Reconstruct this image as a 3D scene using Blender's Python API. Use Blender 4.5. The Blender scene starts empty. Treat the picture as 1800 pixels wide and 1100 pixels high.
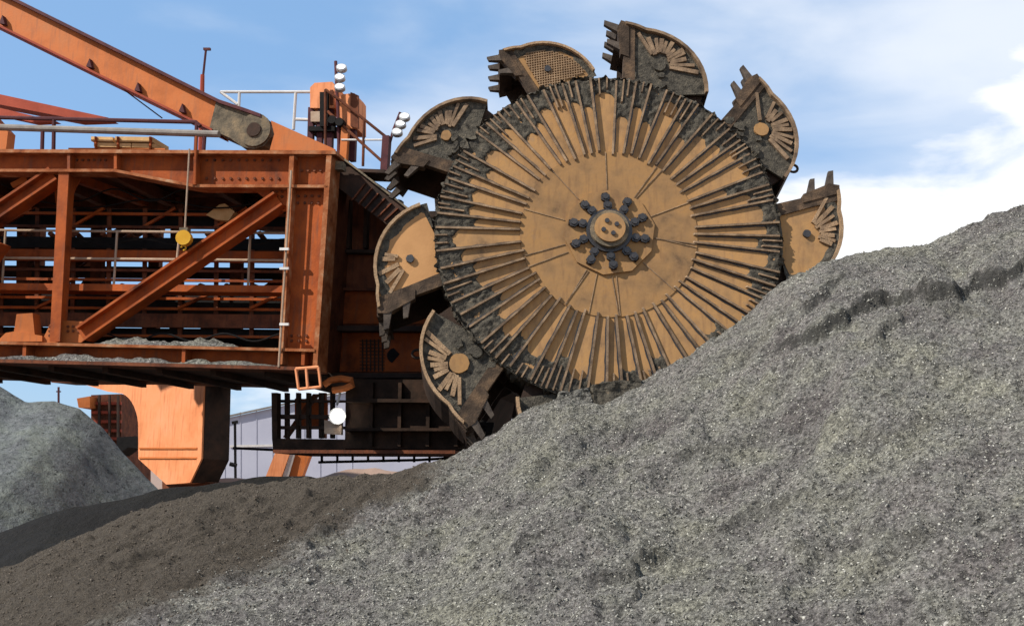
import bpy, math, random
import numpy as np
from mathutils import Vector, Matrix
random.seed(7); rng = np.random.default_rng(7)
R = math.radians
sc = bpy.context.scene
col = sc.collection
V = Vector

# ------------------------------------------------------------------ camera
PW, PH, F = 1800.0, 1100.0, 1930.0           # photo size and focal length in photo pixels
EYE = V((0, 0, 2.2))
PITCH, ROLL = math.atan(300 / F), R(2.3)
r0, u0, f0 = V((1, 0, 0)), V((0, -math.sin(PITCH), math.cos(PITCH))), V((0, math.cos(PITCH), math.sin(PITCH)))
rc = math.cos(ROLL) * r0 + math.sin(ROLL) * u0
uc = math.cos(ROLL) * u0 - math.sin(ROLL) * r0
cam = bpy.data.cameras.new('camera'); camo = bpy.data.objects.new('camera', cam); col.objects.link(camo)
cam.sensor_width = 36; cam.lens = 36 * F / PW; cam.clip_end = 6000; cam.clip_start = .1
M4 = Matrix((rc, uc, -f0)).transposed().to_4x4(); M4.translation = EYE
camo.matrix_world = M4; sc.camera = camo

# ------------------------------------------------------------------ light and sky
SUN = V((-.69, -.31, .65)).normalized()       # direction towards the sun
sun = bpy.data.lights.new('sun', 'SUN'); suno = bpy.data.objects.new('sun', sun); col.objects.link(suno)
sun.energy = 5.0; sun.angle = R(.5); sun.color = (1, .94, .85)
suno.rotation_euler = SUN.to_track_quat('Z', 'Y').to_euler(); suno.location = (0, 0, 60)
sc.view_settings.view_transform = 'Standard'; sc.view_settings.look = 'None'
sc.view_settings.exposure = 0.6; sc.view_settings.gamma = 1

def N(nt, typ, **kw):
    n = nt.nodes.new(typ)
    for k, v in kw.items():
        if k == 'i':
            for kk, vv in v.items(): n.inputs[kk].default_value = vv
        else: setattr(n, k, v)
    return n
def mth(nt, op, a, b=None, c=None, clamp=False):
    n = nt.nodes.new('ShaderNodeMath'); n.operation = op; n.use_clamp = clamp
    for k, x in enumerate((a, b, c)):
        if x is None: continue
        if isinstance(x, (int, float)): n.inputs[k].default_value = x
        else: nt.links.new(x, n.inputs[k])
    return n.outputs[0]
def ramp(nt, fac, stops):
    n = nt.nodes.new('ShaderNodeValToRGB'); e = n.color_ramp.elements
    while len(e) < len(stops): e.new(.5)
    for k, (p, c) in enumerate(stops):
        e[k].position = p; e[k].color = (*c, 1) if len(c) == 3 else c
    nt.links.new(fac, n.inputs[0]); return n.outputs[0]
def mix(nt, fac, a, b, mode='MIX'):
    n = nt.nodes.new('ShaderNodeMix'); n.data_type = 'RGBA'; n.blend_type = mode
    for s, x in ((0, fac), (6, a), (7, b)):
        if isinstance(x, (int, float)): n.inputs[s].default_value = x
        elif isinstance(x, tuple): n.inputs[s].default_value = (*x, 1)
        else: nt.links.new(x, n.inputs[s])
    return n.outputs[2]

world = bpy.data.worlds.new('World'); sc.world = world; world.use_nodes = True
nt = world.node_tree; nt.nodes.clear(); L = nt.links
sky = N(nt, 'ShaderNodeTexSky', sky_type='NISHITA', sun_disc=False, sun_elevation=math.asin(SUN.z),
        sun_rotation=math.atan2(SUN.x, SUN.y), altitude=200, air_density=1.0, dust_density=.6, ozone_density=2.0)
tc = N(nt, 'ShaderNodeTexCoord'); sep = N(nt, 'ShaderNodeSeparateXYZ'); L.new(tc.outputs['Generated'], sep.inputs[0])
mp = N(nt, 'ShaderNodeMapping'); mp.inputs['Scale'].default_value = (1, 1, 2.8); L.new(tc.outputs['Generated'], mp.inputs[0])
n1 = N(nt, 'ShaderNodeTexNoise', i={'Scale': 5.0, 'Detail': 9, 'Roughness': .52, 'Distortion': .25}); L.new(mp.outputs[0], n1.inputs['Vector'])
n2 = N(nt, 'ShaderNodeTexNoise', i={'Scale': 3.2, 'Detail': 4, 'Roughness': .5}); L.new(mp.outputs[0], n2.inputs['Vector'])
# a bank of cloud low on the right, thinning into wisps towards the left and the zenith
bank = mth(nt, 'ADD', mth(nt, 'SUBTRACT', mth(nt, 'MULTIPLY', sep.outputs[0], .86), mth(nt, 'MULTIPLY', sep.outputs[2], 1.8)), .33)
dens = mth(nt, 'ADD', mth(nt, 'MULTIPLY', mth(nt, 'SUBTRACT', n1.outputs[0], .5), .55), bank)
thick = N(nt, 'ShaderNodeMapRange', interpolation_type='SMOOTHSTEP', i={'From Min': -.02, 'From Max': .11}); L.new(dens, thick.inputs[0])
wd = mth(nt, 'ADD', mth(nt, 'MULTIPLY', mth(nt, 'SUBTRACT', n2.outputs[0], .5), 1.0), mth(nt, 'ADD', mth(nt, 'MULTIPLY', sep.outputs[0], .9), mth(nt, 'MULTIPLY', n1.outputs[0], .95)))
wisp = N(nt, 'ShaderNodeMapRange', interpolation_type='SMOOTHSTEP', i={'From Min': .22, 'From Max': 1.05, 'To Max': .68}); L.new(wd, wisp.inputs[0])
cl = mth(nt, 'MAXIMUM', thick.outputs[0], wisp.outputs[0])
skyc = mix(nt, 1.0, sky.outputs[0], (.135, .135, .135), 'MULTIPLY')
skyb = mix(nt, .6, skyc, (.30, .55, .93))
colr = mix(nt, cl, skyb, (1.04, 1.05, 1.07))
bg = N(nt, 'ShaderNodeBackground', i={'Strength': .7}); L.new(colr, bg.inputs[0])
wo = N(nt, 'ShaderNodeOutputWorld'); L.new(bg.outputs[0], wo.inputs[0])

# ------------------------------------------------------------------ helpers
def ray(px, py): return (rc * ((px - PW / 2) / F) + uc * ((PH / 2 - py) / F) + f0)
def hit(px, py, P, n):
    d = ray(px, py); return EYE + d * ((P - EYE).dot(n) / d.dot(n))
def at(px, py, Y): return hit(px, py, V((0, Y, 0)), V((0, 1, 0)))

class MB:
    def __init__(s): s.v = []; s.f = []
    def prism(s, pts, off):
        b = len(s.v); n = len(pts)
        s.v += [V(p) for p in pts] + [V(p) + off for p in pts]
        s.f.append(list(range(b, b + n))); s.f.append(list(range(b + 2 * n - 1, b + n - 1, -1)))
        for k in range(n):
            q = (k + 1) % n; s.f.append([b + k, b + n + k, b + n + q, b + q])
        return s
    def box(s, c, ax, h):
        c = V(c); a, bb, d = [V(x) * k for x, k in zip(ax, h)]
        return s.prism([c - a - bb - d, c + a - bb - d, c + a + bb - d, c - a + bb - d], d * 2)
    def bar(s, p, q, w, h, up=V((0, 0, 1))):
        p, q = V(p), V(q); x = (q - p).normalized(); y = up.cross(x)
        if y.length < 1e-4: y = V((0, 1, 0)).cross(x)
        y.normalize(); z = x.cross(y)
        return s.box((p + q) / 2, (x, y, z), ((q - p).length / 2, w / 2, h / 2))
    def tube(s, path, rad, n=8, cap=True):
        path = [V(p) for p in path]; b = len(s.v); m = len(path)
        for k, p in enumerate(path):
            t = (path[min(k + 1, m - 1)] - path[max(k - 1, 0)]).normalized()
            a = t.cross(V((.31, .2, .93))); a.normalize(); c = t.cross(a)
            rr = rad[k] if isinstance(rad, (list, tuple)) else rad
            for j in range(n):
                g = 2 * math.pi * j / n; s.v.append(p + (a * math.cos(g) + c * math.sin(g)) * rr)
        for k in range(m - 1):
            for j in range(n):
                i = (j + 1) % n; s.f.append([b + k * n + j, b + k * n + i, b + k * n + n + i, b + k * n + n + j])
        if cap:
            s.f.append([b + j for j in range(n)][::-1]); s.f.append([b + (m - 1) * n + j for j in range(n)])
        return s
    def build(s, name, m, parent=None, world=True, smooth=False):
        off = V((0, 0, 0)); p = parent
        if world:
            while p is not None: off += p.location; p = p.parent
        me = bpy.data.meshes.new(name); me.from_pydata([tuple(x - off) for x in s.v], [], s.f)
        me.validate(); me.materials.append(m)
        import bmesh
        bm = bmesh.new(); bm.from_mesh(me); bmesh.ops.recalc_face_normals(bm, faces=bm.faces); bm.to_mesh(me); bm.free()
        if smooth:
            for pl in me.polygons: pl.use_smooth = True
        return link(name, me, parent)
def link(name, me, parent=None):
    o = bpy.data.objects.new(name, me); col.objects.link(o)
    if parent is not None: o.parent = parent
    return o
def tag(o, label, cat, group=None):
    o['label'] = label; o['category'] = cat
    if group: o['group'] = group
    return o
def thing(name, label, cat, loc, group=None):
    o = bpy.data.objects.new(name, None); col.objects.link(o); o.location = loc; o.empty_display_size = .3
    return tag(o, label, cat, group)
def struct(o): o['kind'] = 'structure'; return o

# ------------------------------------------------------------------ materials
def material(name, cols, scale=3.0, rough=.75, bump=.3, bscale=30, spec=.1, metal=0.0, stops=None, detail=8, streak=None, fine=None, k_=.74, fk=.8):
    cols = [tuple(x * k_ for x in c) for c in cols]; streak = streak and tuple(x * k_ for x in streak)
    m = bpy.data.materials.new(name); m.use_nodes = True; t = m.node_tree
    b = t.nodes['Principled BSDF']; b.inputs['Roughness'].default_value = rough; b.inputs['Metallic'].default_value = metal
    b.inputs['Specular IOR Level'].default_value = spec
    g = N(t, 'ShaderNodeNewGeometry')
    oi = N(t, 'ShaderNodeObjectInfo')
    n = N(t, 'ShaderNodeTexNoise', i={'Scale': scale, 'Detail': detail, 'Roughness': .62}); t.links.new(g.outputs['Position'], n.inputs['Vector'])
    k = len(cols); st = stops or [.3 + .4 * j / max(1, k - 1) for j in range(k)]
    c = ramp(t, n.outputs[0], list(zip(st, cols))) if k > 1 else None
    if c is None:
        c = mix(t, n.outputs[0], cols[0], tuple(x * .8 for x in cols[0]))
    if streak:                                  # streaks of dirt running down
        mp = N(t, 'ShaderNodeMapping'); mp.inputs['Scale'].default_value = (6, 6, .7); t.links.new(g.outputs['Position'], mp.inputs[0])
        s = N(t, 'ShaderNodeTexNoise', i={'Scale': 2.2, 'Detail': 5}); t.links.new(mp.outputs[0], s.inputs['Vector'])
        f = N(t, 'ShaderNodeMapRange', i={'From Min': .52, 'From Max': .75, 'To Max': .75}); t.links.new(s.outputs[0], f.inputs[0])
        c = mix(t, f.outputs[0], c, streak)
    if fine:
        s = N(t, 'ShaderNodeTexNoise', i={'Scale': bscale, 'Detail': 4}); t.links.new(g.outputs['Position'], s.inputs['Vector'])
        f = N(t, 'ShaderNodeMapRange', i={'From Min': .5, 'From Max': .66, 'To Max': fk}); t.links.new(s.outputs[0], f.inputs[0])
        c = mix(t, f.outputs[0], c, fine)
    v = N(t, 'ShaderNodeMapRange', i={'To Min': .88, 'To Max': 1.1}); t.links.new(oi.outputs['Random'], v.inputs[0])
    hs = N(t, 'ShaderNodeHueSaturation'); t.links.new(c, hs.inputs['Color']); t.links.new(v.outputs[0], hs.inputs['Value'])
    t.links.new(hs.outputs[0], b.inputs['Base Color'])
    if bump:
        bn = N(t, 'ShaderNodeTexNoise', i={'Scale': bscale, 'Detail': 6}); t.links.new(g.outputs['Position'], bn.inputs['Vector'])
        bp = N(t, 'ShaderNodeBump', i={'Strength': bump, 'Distance': .02}); t.links.new(bn.outputs[0], bp.inputs['Height'])
        t.links.new(bp.outputs[0], b.inputs['Normal'])
    return m
RUST = (.13, .042, .02)
M = {}
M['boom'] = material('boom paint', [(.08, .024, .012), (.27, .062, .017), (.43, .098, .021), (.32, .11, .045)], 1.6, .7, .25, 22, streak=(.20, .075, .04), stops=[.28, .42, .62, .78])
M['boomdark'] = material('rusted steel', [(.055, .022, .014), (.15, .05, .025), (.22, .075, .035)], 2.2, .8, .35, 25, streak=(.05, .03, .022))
M['flange'] = material('dusty flange paint', [(.13, .04, .018), (.30, .09, .03), (.40, .16, .07), (.48, .30, .18)], 3, .8, .3, 30)
M['tie'] = material('tie paint', [(.40, .115, .03), (.56, .165, .045), (.5, .18, .065)], 1.2, .62, .12, 20, streak=(.36, .13, .055))
M['fresh'] = material('bright orange paint', [(.70, .24, .095), (.84, .32, .14), (.86, .36, .18)], 1.1, .7, .1, 12, streak=(.5, .17, .07))
M['red'] = material('red oxide paint', [(.3, .055, .03), (.42, .085, .045)], 2, .7, .2, 20)
M['gunk'] = material('grey grease dirt', [(.05, .045, .035), (.16, .13, .09), (.30, .22, .13)], 4, .85, .6, 30)
M['black'] = material('black rubber', [(.007, .0065, .0065), (.017, .015, .014)], 5, .8, .3, 30)
M['darksteel'] = material('very dark steel', [(.02, .015, .013), (.05, .032, .024), (.085, .045, .03)], 2, .8, .3, 20)
M['rail'] = material('dusty rail', [(.36, .24, .16), (.5, .38, .28)], 5, .7, .2, 40)
M['whiterail'] = material('pale rail', [(.62, .58, .53), (.78, .76, .73)], 5, .6, .1, 40)
M['pipe'] = material('grey pipe', [(.17, .15, .13), (.3, .27, .24)], 3, .6, .2, 30)
M['purple'] = material('dark maroon steel', [(.06, .022, .028), (.12, .04, .04)], 4, .7, .2, 30)
M['yellow'] = material('yellow paint', [(.72, .36, .03), (.8, .46, .05)], 6, .5, .1, 40)
M['cream'] = material('cream dusty', [(.6, .36, .15), (.74, .5, .25)], 6, .8, .3, 40)
M['darkbrown'] = material('dark brown steel', [(.014, .009, .006), (.034, .02, .013), (.06, .032, .02)], 3, .85, .3, 25)  # near-black that paints in the chute's shade; also on the bolt clamps
M['tan'] = material('dust caked tan paint', [(.12, .08, .05), (.29, .17, .08), (.38, .215, .092), (.41, .225, .088), (.34, .215, .125)], 2.0, .85, .16, 16, stops=[.26, .38, .5, .62, .76], streak=(.25, .14, .07), fine=(.21, .13, .072), fk=.3)
M['tan2'] = material('dusty rim', [(.2, .13, .08), (.36, .235, .135), (.44, .30, .18)], 4, .85, .4, 40, fine=(.13, .09, .06))
M['fin'] = material('grimy fin', [(.10, .07, .05), (.22, .15, .095), (.38, .26, .16)], 5, .9, .4, 40)
M['peach'] = material('bare bright ochre paint', [(.46, .24, .10), (.58, .31, .13)], 2, .8, .2, 40)
M['crust'] = material('ore crust', [(.025, .022, .018), (.068, .061, .049), (.12, .105, .08), (.26, .19, .12)], 11, .95, 1.0, 38, stops=[.3, .45, .62, .8])
M['bucket'] = material('ore smeared bucket steel', [(.03, .022, .017), (.075, .052, .036), (.19, .12, .07)], 3.4, .85, .6, 35)
M['bucketin'] = material('worn bucket steel', [(.03, .022, .018), (.08, .05, .035)], 3, .75, .4, 30)
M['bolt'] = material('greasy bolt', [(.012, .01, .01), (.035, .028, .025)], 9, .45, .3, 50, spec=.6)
M['tooth'] = material('worn tooth steel', [(.05, .04, .034), (.14, .11, .085)], 8, .6, .3, 40, metal=.3)
M['shed'] = material('pale cladding', [(.46, .47, .56), (.54, .55, .63)], .4, .6, .05, 4)
M['soil'] = material('pale brown yard soil', [(.26, .18, .14), (.40, .28, .22)], .6, .95, .5, 6)
M['lampglass'] = material('white lamp glass', [(.88, .88, .86), (.92, .92, .9)], 5, .25, 0, 10, spec=.6, k_=1)
M['alu'] = material('lamp housing', [(.42, .42, .42), (.55, .55, .54)], 5, .45, .1, 30, metal=.4)
em = bpy.data.materials.new('lit lamp'); em.use_nodes = True
em.node_tree.nodes['Principled BSDF'].inputs['Emission Color'].default_value = (1, .97, .9, 1)
em.node_tree.nodes['Principled BSDF'].inputs['Emission Strength'].default_value = 14
M['lit'] = em

def ore_material(name, c1, c2, c3, brown=None, speck=True, bscale=1.0):
    m = bpy.data.materials.new(name); m.use_nodes = True; t = m.node_tree; L = t.links
    b = t.nodes['Principled BSDF']; b.inputs['Roughness'].default_value = .9; b.inputs['Specular IOR Level'].default_value = .25
    g = N(t, 'ShaderNodeNewGeometry'); pos = g.outputs['Position']
    def noise(s, d=5, r=.6, vec=pos):
        n = N(t, 'ShaderNodeTexNoise', i={'Scale': s, 'Detail': d, 'Roughness': r}); L.new(vec, n.inputs['Vector']); return n.outputs[0]
    big = noise(.8, 7, .68); mid = noise(11 * bscale, 6, .72); fin = noise(25 * bscale, 4, .75)
    c1, c2, c3 = [tuple(x * .74 for x in c) for c in (c1, c2, c3)]; brown = brown and tuple(x * .74 for x in brown)
    c = ramp(t, fin, [(.34, tuple(x * .25 for x in c1)), (.46, c1), (.56, c2), (.68, c3)])
    c = mix(t, ramp(t, mid, [(.38, (1, 1, 1)), (.5, (0, 0, 0))]), c, tuple(x * (.36 if speck else .8) for x in c1))
    tint = ramp(t, big, [(.34, (.74, .68, .70) if speck else (.9, .9, .9)), (.44, (.96, .92, .94)), (.52, (1.02, 1.01, .98)), (.62, (1.12, 1.11, .98))])
    c = mix(t, 1.0, c, tint, 'MULTIPLY')
    mpp = N(t, 'ShaderNodeMapping'); mpp.inputs['Rotation'].default_value = (0, 0, R(-50)); mpp.inputs['Scale'].default_value = (.35, 1.6, .5); L.new(pos, mpp.inputs[0])
    stk = noise(1.5, 6, .65, mpp.outputs[0])                      # streaks where ore has slid down the face
    c = mix(t, 1.0, c, ramp(t, stk, [(.34, (.66, .64, .64) if speck else (.85, .85, .85)), (.5, (.98, .97, .96)), (.66, (1.22, 1.21, 1.17) if speck else (1.1, 1.1, 1.1))]), 'MULTIPLY')
    if speck:
        vo = N(t, 'ShaderNodeTexVoronoi', i={'Scale': 21.0}); L.new(pos, vo.inputs['Vector'])
        f = mth(t, 'MULTIPLY', mth(t, 'LESS_THAN', vo.outputs['Distance'], .24), mth(t, 'GREATER_THAN', N(t, 'ShaderNodeSeparateColor').outputs[0], .9))
        sepc = [n for n in t.nodes if n.bl_idname == 'ShaderNodeSeparateColor'][0]; L.new(vo.outputs['Color'], sepc.inputs[0])
        c = mix(t, f, c, (.6, .58, .5))
    if brown:
        at_ = N(t, 'ShaderNodeAttribute', attribute_name='brown')
        f = mth(t, 'ADD', at_.outputs['Fac'], mth(t, 'MULTIPLY', mth(t, 'SUBTRACT', noise(1.4, 7, .65), .5), .75))
        fr = N(t, 'ShaderNodeMapRange', interpolation_type='SMOOTHSTEP', i={'From Min': .34, 'From Max': .68}); L.new(f, fr.inputs[0])
        bc = ramp(t, fin, [(.32, tuple(x * .5 for x in brown)), (.5, brown), (.7, tuple(x * 1.35 for x in brown))])
        c = mix(t, fr.outputs[0], c, bc)
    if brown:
        ad = N(t, 'ShaderNodeAttribute', attribute_name='scarp_shade')
        c = mix(t, mth(t, 'MULTIPLY', ad.outputs['Fac'], .9, clamp=True), c, (.03, .029, .025))  # scarp shadow painted near-black into the ore colour
    L.new(c, b.inputs['Base Color'])
    h = mth(t, 'ADD', mth(t, 'MULTIPLY', mid, 1.6), mth(t, 'MULTIPLY', fin, .8))
    bp = N(t, 'ShaderNodeBump', i={'Strength': 1.0, 'Distance': .06}); L.new(h, bp.inputs['Height']); L.new(bp.outputs[0], b.inputs['Normal'])
    return m
M['ore'] = ore_material('grey ore', (.195, .19, .172), (.295, .29, .264), (.52, .51, .46), brown=(.09, .073, .054))
M['oreback'] = ore_material('blue grey ore', (.145, .162, .164), (.17, .188, .19), (.2, .217, .217), speck=False, bscale=.25)
M['oreshade'] = ore_material('ore in shadow', (.008, .0075, .007), (.011, .01, .0095), (.018, .016, .014), speck=False, bscale=.5)  # the windrow's deep shadow is put into this colour
def plain(name, cols, **k): return material(name, cols, **k)

# ------------------------------------------------------------------ numpy noise
def vnoise(x, y, seed=0):
    xi = np.floor(x).astype(np.int64); yi = np.floor(y).astype(np.int64); xf = x - xi; yf = y - yi
    def h(a, b):
        n = (a * 374761393 + b * 668265263 + seed * 982451653) & 0xffffffff
        n = ((n ^ (n >> 13)) * 1274126177) & 0xffffffff
        return ((n ^ (n >> 16)) & 0xffff) / 65535.0
    sx = xf * xf * (3 - 2 * xf); sy = yf * yf * (3 - 2 * yf)
    return (h(xi, yi) * (1 - sx) + h(xi + 1, yi) * sx) * (1 - sy) + (h(xi, yi + 1) * (1 - sx) + h(xi + 1, yi + 1) * sx) * sy - .5
def fbm(x, y, o=4, seed=0, g=.5):
    s = 0; a = 1
    for k in range(o): s = s + a * vnoise(x * 2 ** k, y * 2 ** k, seed + k * 17); a *= g
    return s
def grid_mesh(name, X, Y, Z, m, smooth=False):
    ny, nx = X.shape; idx = np.arange(nx * ny).reshape(ny, nx)
    q = np.stack([idx[:-1, :-1], idx[:-1, 1:], idx[1:, 1:], idx[1:, :-1]], -1).reshape(-1, 4)
    me = bpy.data.meshes.new(name); me.vertices.add(nx * ny); me.vertices.foreach_set('co', np.stack([X, Y, Z], -1).astype(np.float32).ravel())
    me.loops.add(q.size); me.loops.foreach_set('vertex_index', q.ravel().astype(np.int32))
    me.polygons.add(len(q)); me.polygons.foreach_set('loop_start', np.arange(0, q.size, 4, dtype=np.int32))
    me.update(calc_edges=True); me.validate(); me.materials.append(m)
    if smooth: me.polygons.foreach_set('use_smooth', np.ones(len(q), bool))
    return me

# ------------------------------------------------------------------ ground
g = MB(); g.prism([V((-1500, -300, -.06)), V((1500, -300, -.06)), V((1500, 4500, -.06)), V((-1500, 4500, -.06))], V((0, 0, -.5)))
struct(g.build('ground', M['soil']))

# ------------------------------------------------------------------ the ore pile in front
CY = 18.3
crest_px = [(-500, 1120), (-250, 1070), (0, 1002), (120, 950), (250, 893), (330, 868), (420, 850), (560, 838), (690, 832), (800, 800), (865, 765), (915, 726), (985, 697), (1060, 702), (1130, 668),
            (1215, 620), (1300, 562), (1372, 503), (1420, 480), (1500, 455), (1560, 437), (1640, 431), (1700, 400), (1800, 368), (1950, 315), (2200, 250)]
cp = [at(a, b, CY) for a, b in crest_px]
cX = np.array([p.x for p in cp]); cZ = np.array([p.z for p in cp])
def base_h(x, y):
    zc = np.interp(x, cX, cZ)
    d = CY - y
    sl = np.interp(zc, [0.3, 2.5, 5, 8], [.16, .36, .52, .56])
    front = zc - sl * d - .006 * d * d * np.clip((zc - 2) / 4, 0, 1) * .3
    back = zc - .85 * (y - CY)
    z = np.where(d > 0, front, back)
    return np.where(z > .15, z, .15 * np.exp(np.clip((z - .15) / .3, -8, 0)) - .02)
def pile_hit(px, py):
    d = ray(px, py); tt = np.arange(5, 24, .02)
    x = EYE.x + d.x * tt; y = EYE.y + d.y * tt; z = EYE.z + d.z * tt
    k = np.argmax(z < base_h(x, y)); return np.array([x[k], y[k]])
cracks = [([(1860, 440), (1790, 478), (1745, 488), (1715, 502), (1680, 518), (1630, 526), (1590, 528), (1555, 536), (1520, 554), (1480, 568), (1440, 586), (1400, 598), (1350, 612), (1300, 622)], .22, 1.0),
          ([(1495, 492), (1450, 525), (1425, 545), (1400, 560)], .09, .8), ([(1600, 560), (1560, 580), (1535, 600)], .13, .5),
          ([(1125, 1030), (1095, 1070), (1070, 1110)], .05, .7), ([(1190, 975), (1150, 985), (1100, 1010), (1020, 1030)], .08, .5),
          ([(1750, 640), (1700, 660), (1640, 690)], .06, .3), ([(1400, 880), (1330, 905), (1260, 925)], .07, .4), ([(1010, 920), (960, 935), (900, 960)], .07, .4),
          ([(1260, 780), (1215, 800), (1180, 820)], .08, .4), ([(1640, 930), (1590, 950), (1520, 960)], .07, .4),
          ([(600, 990), (560, 1030), (530, 1090)], .04, .4)]
xs = np.concatenate([np.linspace(-13, -7.5, 90), np.linspace(-7.45, 9.9, 480), np.linspace(10, 17, 70)])
ys = np.concatenate([np.linspace(4.5, 8, 40), np.linspace(8.06, 18.0, 250), np.linspace(18.03, 18.6, 24), np.linspace(18.7, 27, 60)])
X, Y = np.meshgrid(xs, ys)
Z = base_h(X, Y)
amp = np.clip(Z / 1.2, .12, 1) * np.clip(np.abs(CY - Y) / 1.2, .22, 1)
ca, sa = math.cos(R(50)), math.sin(R(50))
U = X * ca + Y * sa; W = -X * sa + Y * ca               # along and across the fall of the slope
Z = Z + amp * (.22 * fbm(X * .45, Y * .45, 3, 3) + .26 * fbm(U * .4, W * 1.6, 4, 9))
Z = Z + .10 * np.clip(amp, .3, 1) * fbm(U * 1.6, W * 4.2, 4, 21, .6) + .055 * fbm(X * 6, Y * 6, 3, 33, .7)
lum = np.clip(fbm(X * 3.1, Y * 3.1, 2, 51) - .18, 0, 1); Z = Z + .25 * lum * np.clip(amp, .3, 1)
Z0 = Z.copy()
def surf(px, py):
    ix = np.clip(np.searchsorted(xs, px), 1, len(xs) - 1); iy = np.clip(np.searchsorted(ys, py), 1, len(ys) - 1); return Z0[iy, ix]
def pile_hit(px, py):
    d = ray(px, py); tt = np.arange(7, 24, .02); x = EYE.x + d.x * tt; y = EYE.y + d.y * tt; z = EYE.z + d.z * tt
    k = np.argmax(z < surf(x, y)); return np.array([x[k], y[k]])
scarp_shade = np.zeros(X.shape)
jx = X + .10 * fbm(X * 3, Y * 3, 3, 71); jy = Y + .26 * fbm(X * 2.2, Y * 2.2, 5, 72, .62)
for pl, hgt, shade_k in cracks:                          # slump scarps: the uphill side stands proud of a broken edge
    P = np.array([pile_hit(a, b) for a, b in pl]); P = P[np.argsort(P[:, 0])]; Lx = P[-1, 0] - P[0, 0]
    sd_ = (jy - np.interp(jx, P[:, 0], P[:, 1])) * .8
    tx_ = np.clip((jx - P[0, 0]) / Lx, 0, 1)
    end = np.clip((jx - P[0, 0]) / (.12 * Lx), 0, 1) * (np.clip((P[-1, 0] - jx) / (.12 * Lx), 0, 1) if len(pl) < 10 else 1)
    hh = hgt * (.45 + .55 * tx_ ** 1.2 if len(pl) > 10 else 1) * end * np.clip(.85 + .9 * fbm(X * 1.3, Y * 0 + hgt * 50, 3, 91), .45, 1.5)
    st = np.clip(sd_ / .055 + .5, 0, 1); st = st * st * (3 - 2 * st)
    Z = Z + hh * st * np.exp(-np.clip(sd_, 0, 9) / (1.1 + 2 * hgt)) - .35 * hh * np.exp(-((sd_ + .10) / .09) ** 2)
    scarp_shade = np.maximum(scarp_shade, shade_k * end * np.clip(1.5 - np.abs(sd_ + .0) / .06, 0, 1) * np.clip(hh / .05, 0, 1))  # mask for the painted shadow along each broken edge
me = grid_mesh('ore_pile', X, Y, Z, M['ore'], True)
bp_ = np.array([pile_hit(a, b) for a, b in [(760, 850), (640, 900), (520, 960), (380, 1020), (220, 1090)]])
xb = np.interp(Y, bp_[::-1, 1], bp_[::-1, 0])
br = np.clip(.5 - (X - xb) / 2.4, 0, 1)
at_ = me.attributes.new('scarp_shade', 'FLOAT', 'POINT'); at_.data.foreach_set('value', scarp_shade.astype(np.float32).ravel())
at_ = me.attributes.new('brown', 'FLOAT', 'POINT'); at_.data.foreach_set('value', br.astype(np.float32).ravel())
pile = struct(link('ore_pile', me))

def scatter(name, n, x0, x1, y0, y1, s0, s1, m, X, Y, Z, label, side=1):
    px = rng.uniform(x0, x1, n); py = rng.uniform(y0, y1, n)
    ix = np.clip(np.searchsorted(xs, px), 1, len(xs) - 1); iy = np.clip(np.searchsorted(ys, py), 1, len(ys) - 1)
    fx = (px - xs[ix - 1]) / (xs[ix] - xs[ix - 1]); fy = (py - ys[iy - 1]) / (ys[iy] - ys[iy - 1])
    pz = (Z[iy - 1, ix - 1] * (1 - fx) + Z[iy - 1, ix] * fx) * (1 - fy) + (Z[iy, ix - 1] * (1 - fx) + Z[iy, ix] * fx) * fy
    keep = (px - xbrown(py) - rng.normal(.7, .7, n)) * side > 0; px, py, pz = px[keep], py[keep], pz[keep]; n = len(px)
    s = s0 + (s1 - s0) * rng.random(n) ** 4
    oc = np.array([[1, 0, 0], [-1, 0, 0], [0, 1, 0], [0, -1, 0], [0, 0, 1], [0, 0, -1]], float)
    v = oc[None] * (s[:, None, None] * rng.uniform(.55, 1.25, (n, 6, 1))) + rng.normal(0, .22, (n, 6, 3)) * s[:, None, None]
    a = rng.uniform(0, 6.28, n); c_, s_ = np.cos(a), np.sin(a); tl = rng.uniform(-.6, .6, n)
    vx = v[..., 0] * c_[:, None] - v[..., 1] * s_[:, None]; vy = v[..., 0] * s_[:, None] + v[..., 1] * c_[:, None]
    vz = v[..., 2] + vx * tl[:, None]
    co = np.stack([vx + px[:, None], vy + py[:, None], vz * .8 + pz[:, None] + s[:, None] * .2], -1).reshape(-1, 3)
    tri = np.array([[0, 2, 4], [2, 1, 4], [1, 3, 4], [3, 0, 4], [2, 0, 5], [1, 2, 5], [3, 1, 5], [0, 3, 5]])
    f = (tri[None] + (np.arange(n) * 6)[:, None, None]).reshape(-1, 3)
    me = bpy.data.meshes.new(name); me.vertices.add(len(co)); me.vertices.foreach_set('co', co.astype(np.float32).ravel())
    me.loops.add(f.size); me.loops.foreach_set('vertex_index', f.ravel().astype(np.int32))
    me.polygons.add(len(f)); me.polygons.foreach_set('loop_start', np.arange(0, f.size, 3, dtype=np.int32)); me.update(calc_edges=True); me.materials.append(m)
    o = link(name, me); o['kind'] = 'stuff'; tag(o, label, 'gravel'); return o
M['stone'] = material('ore stones', [(.05, .047, .041), (.18, .172, .15), (.34, .33, .29), (.62, .6, .53)], 19, .85, .2, 60, stops=[.34, .46, .58, .7])
xbrown = lambda y: np.interp(y, bp_[::-1, 1], bp_[::-1, 0])
scatter('gravel', 130000, -4, 10, 7.5, 18.3, .007, .024, M['stone'], X, Y, Z, 'loose grey ore grit and pebbles strewn over the pile face')

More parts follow.
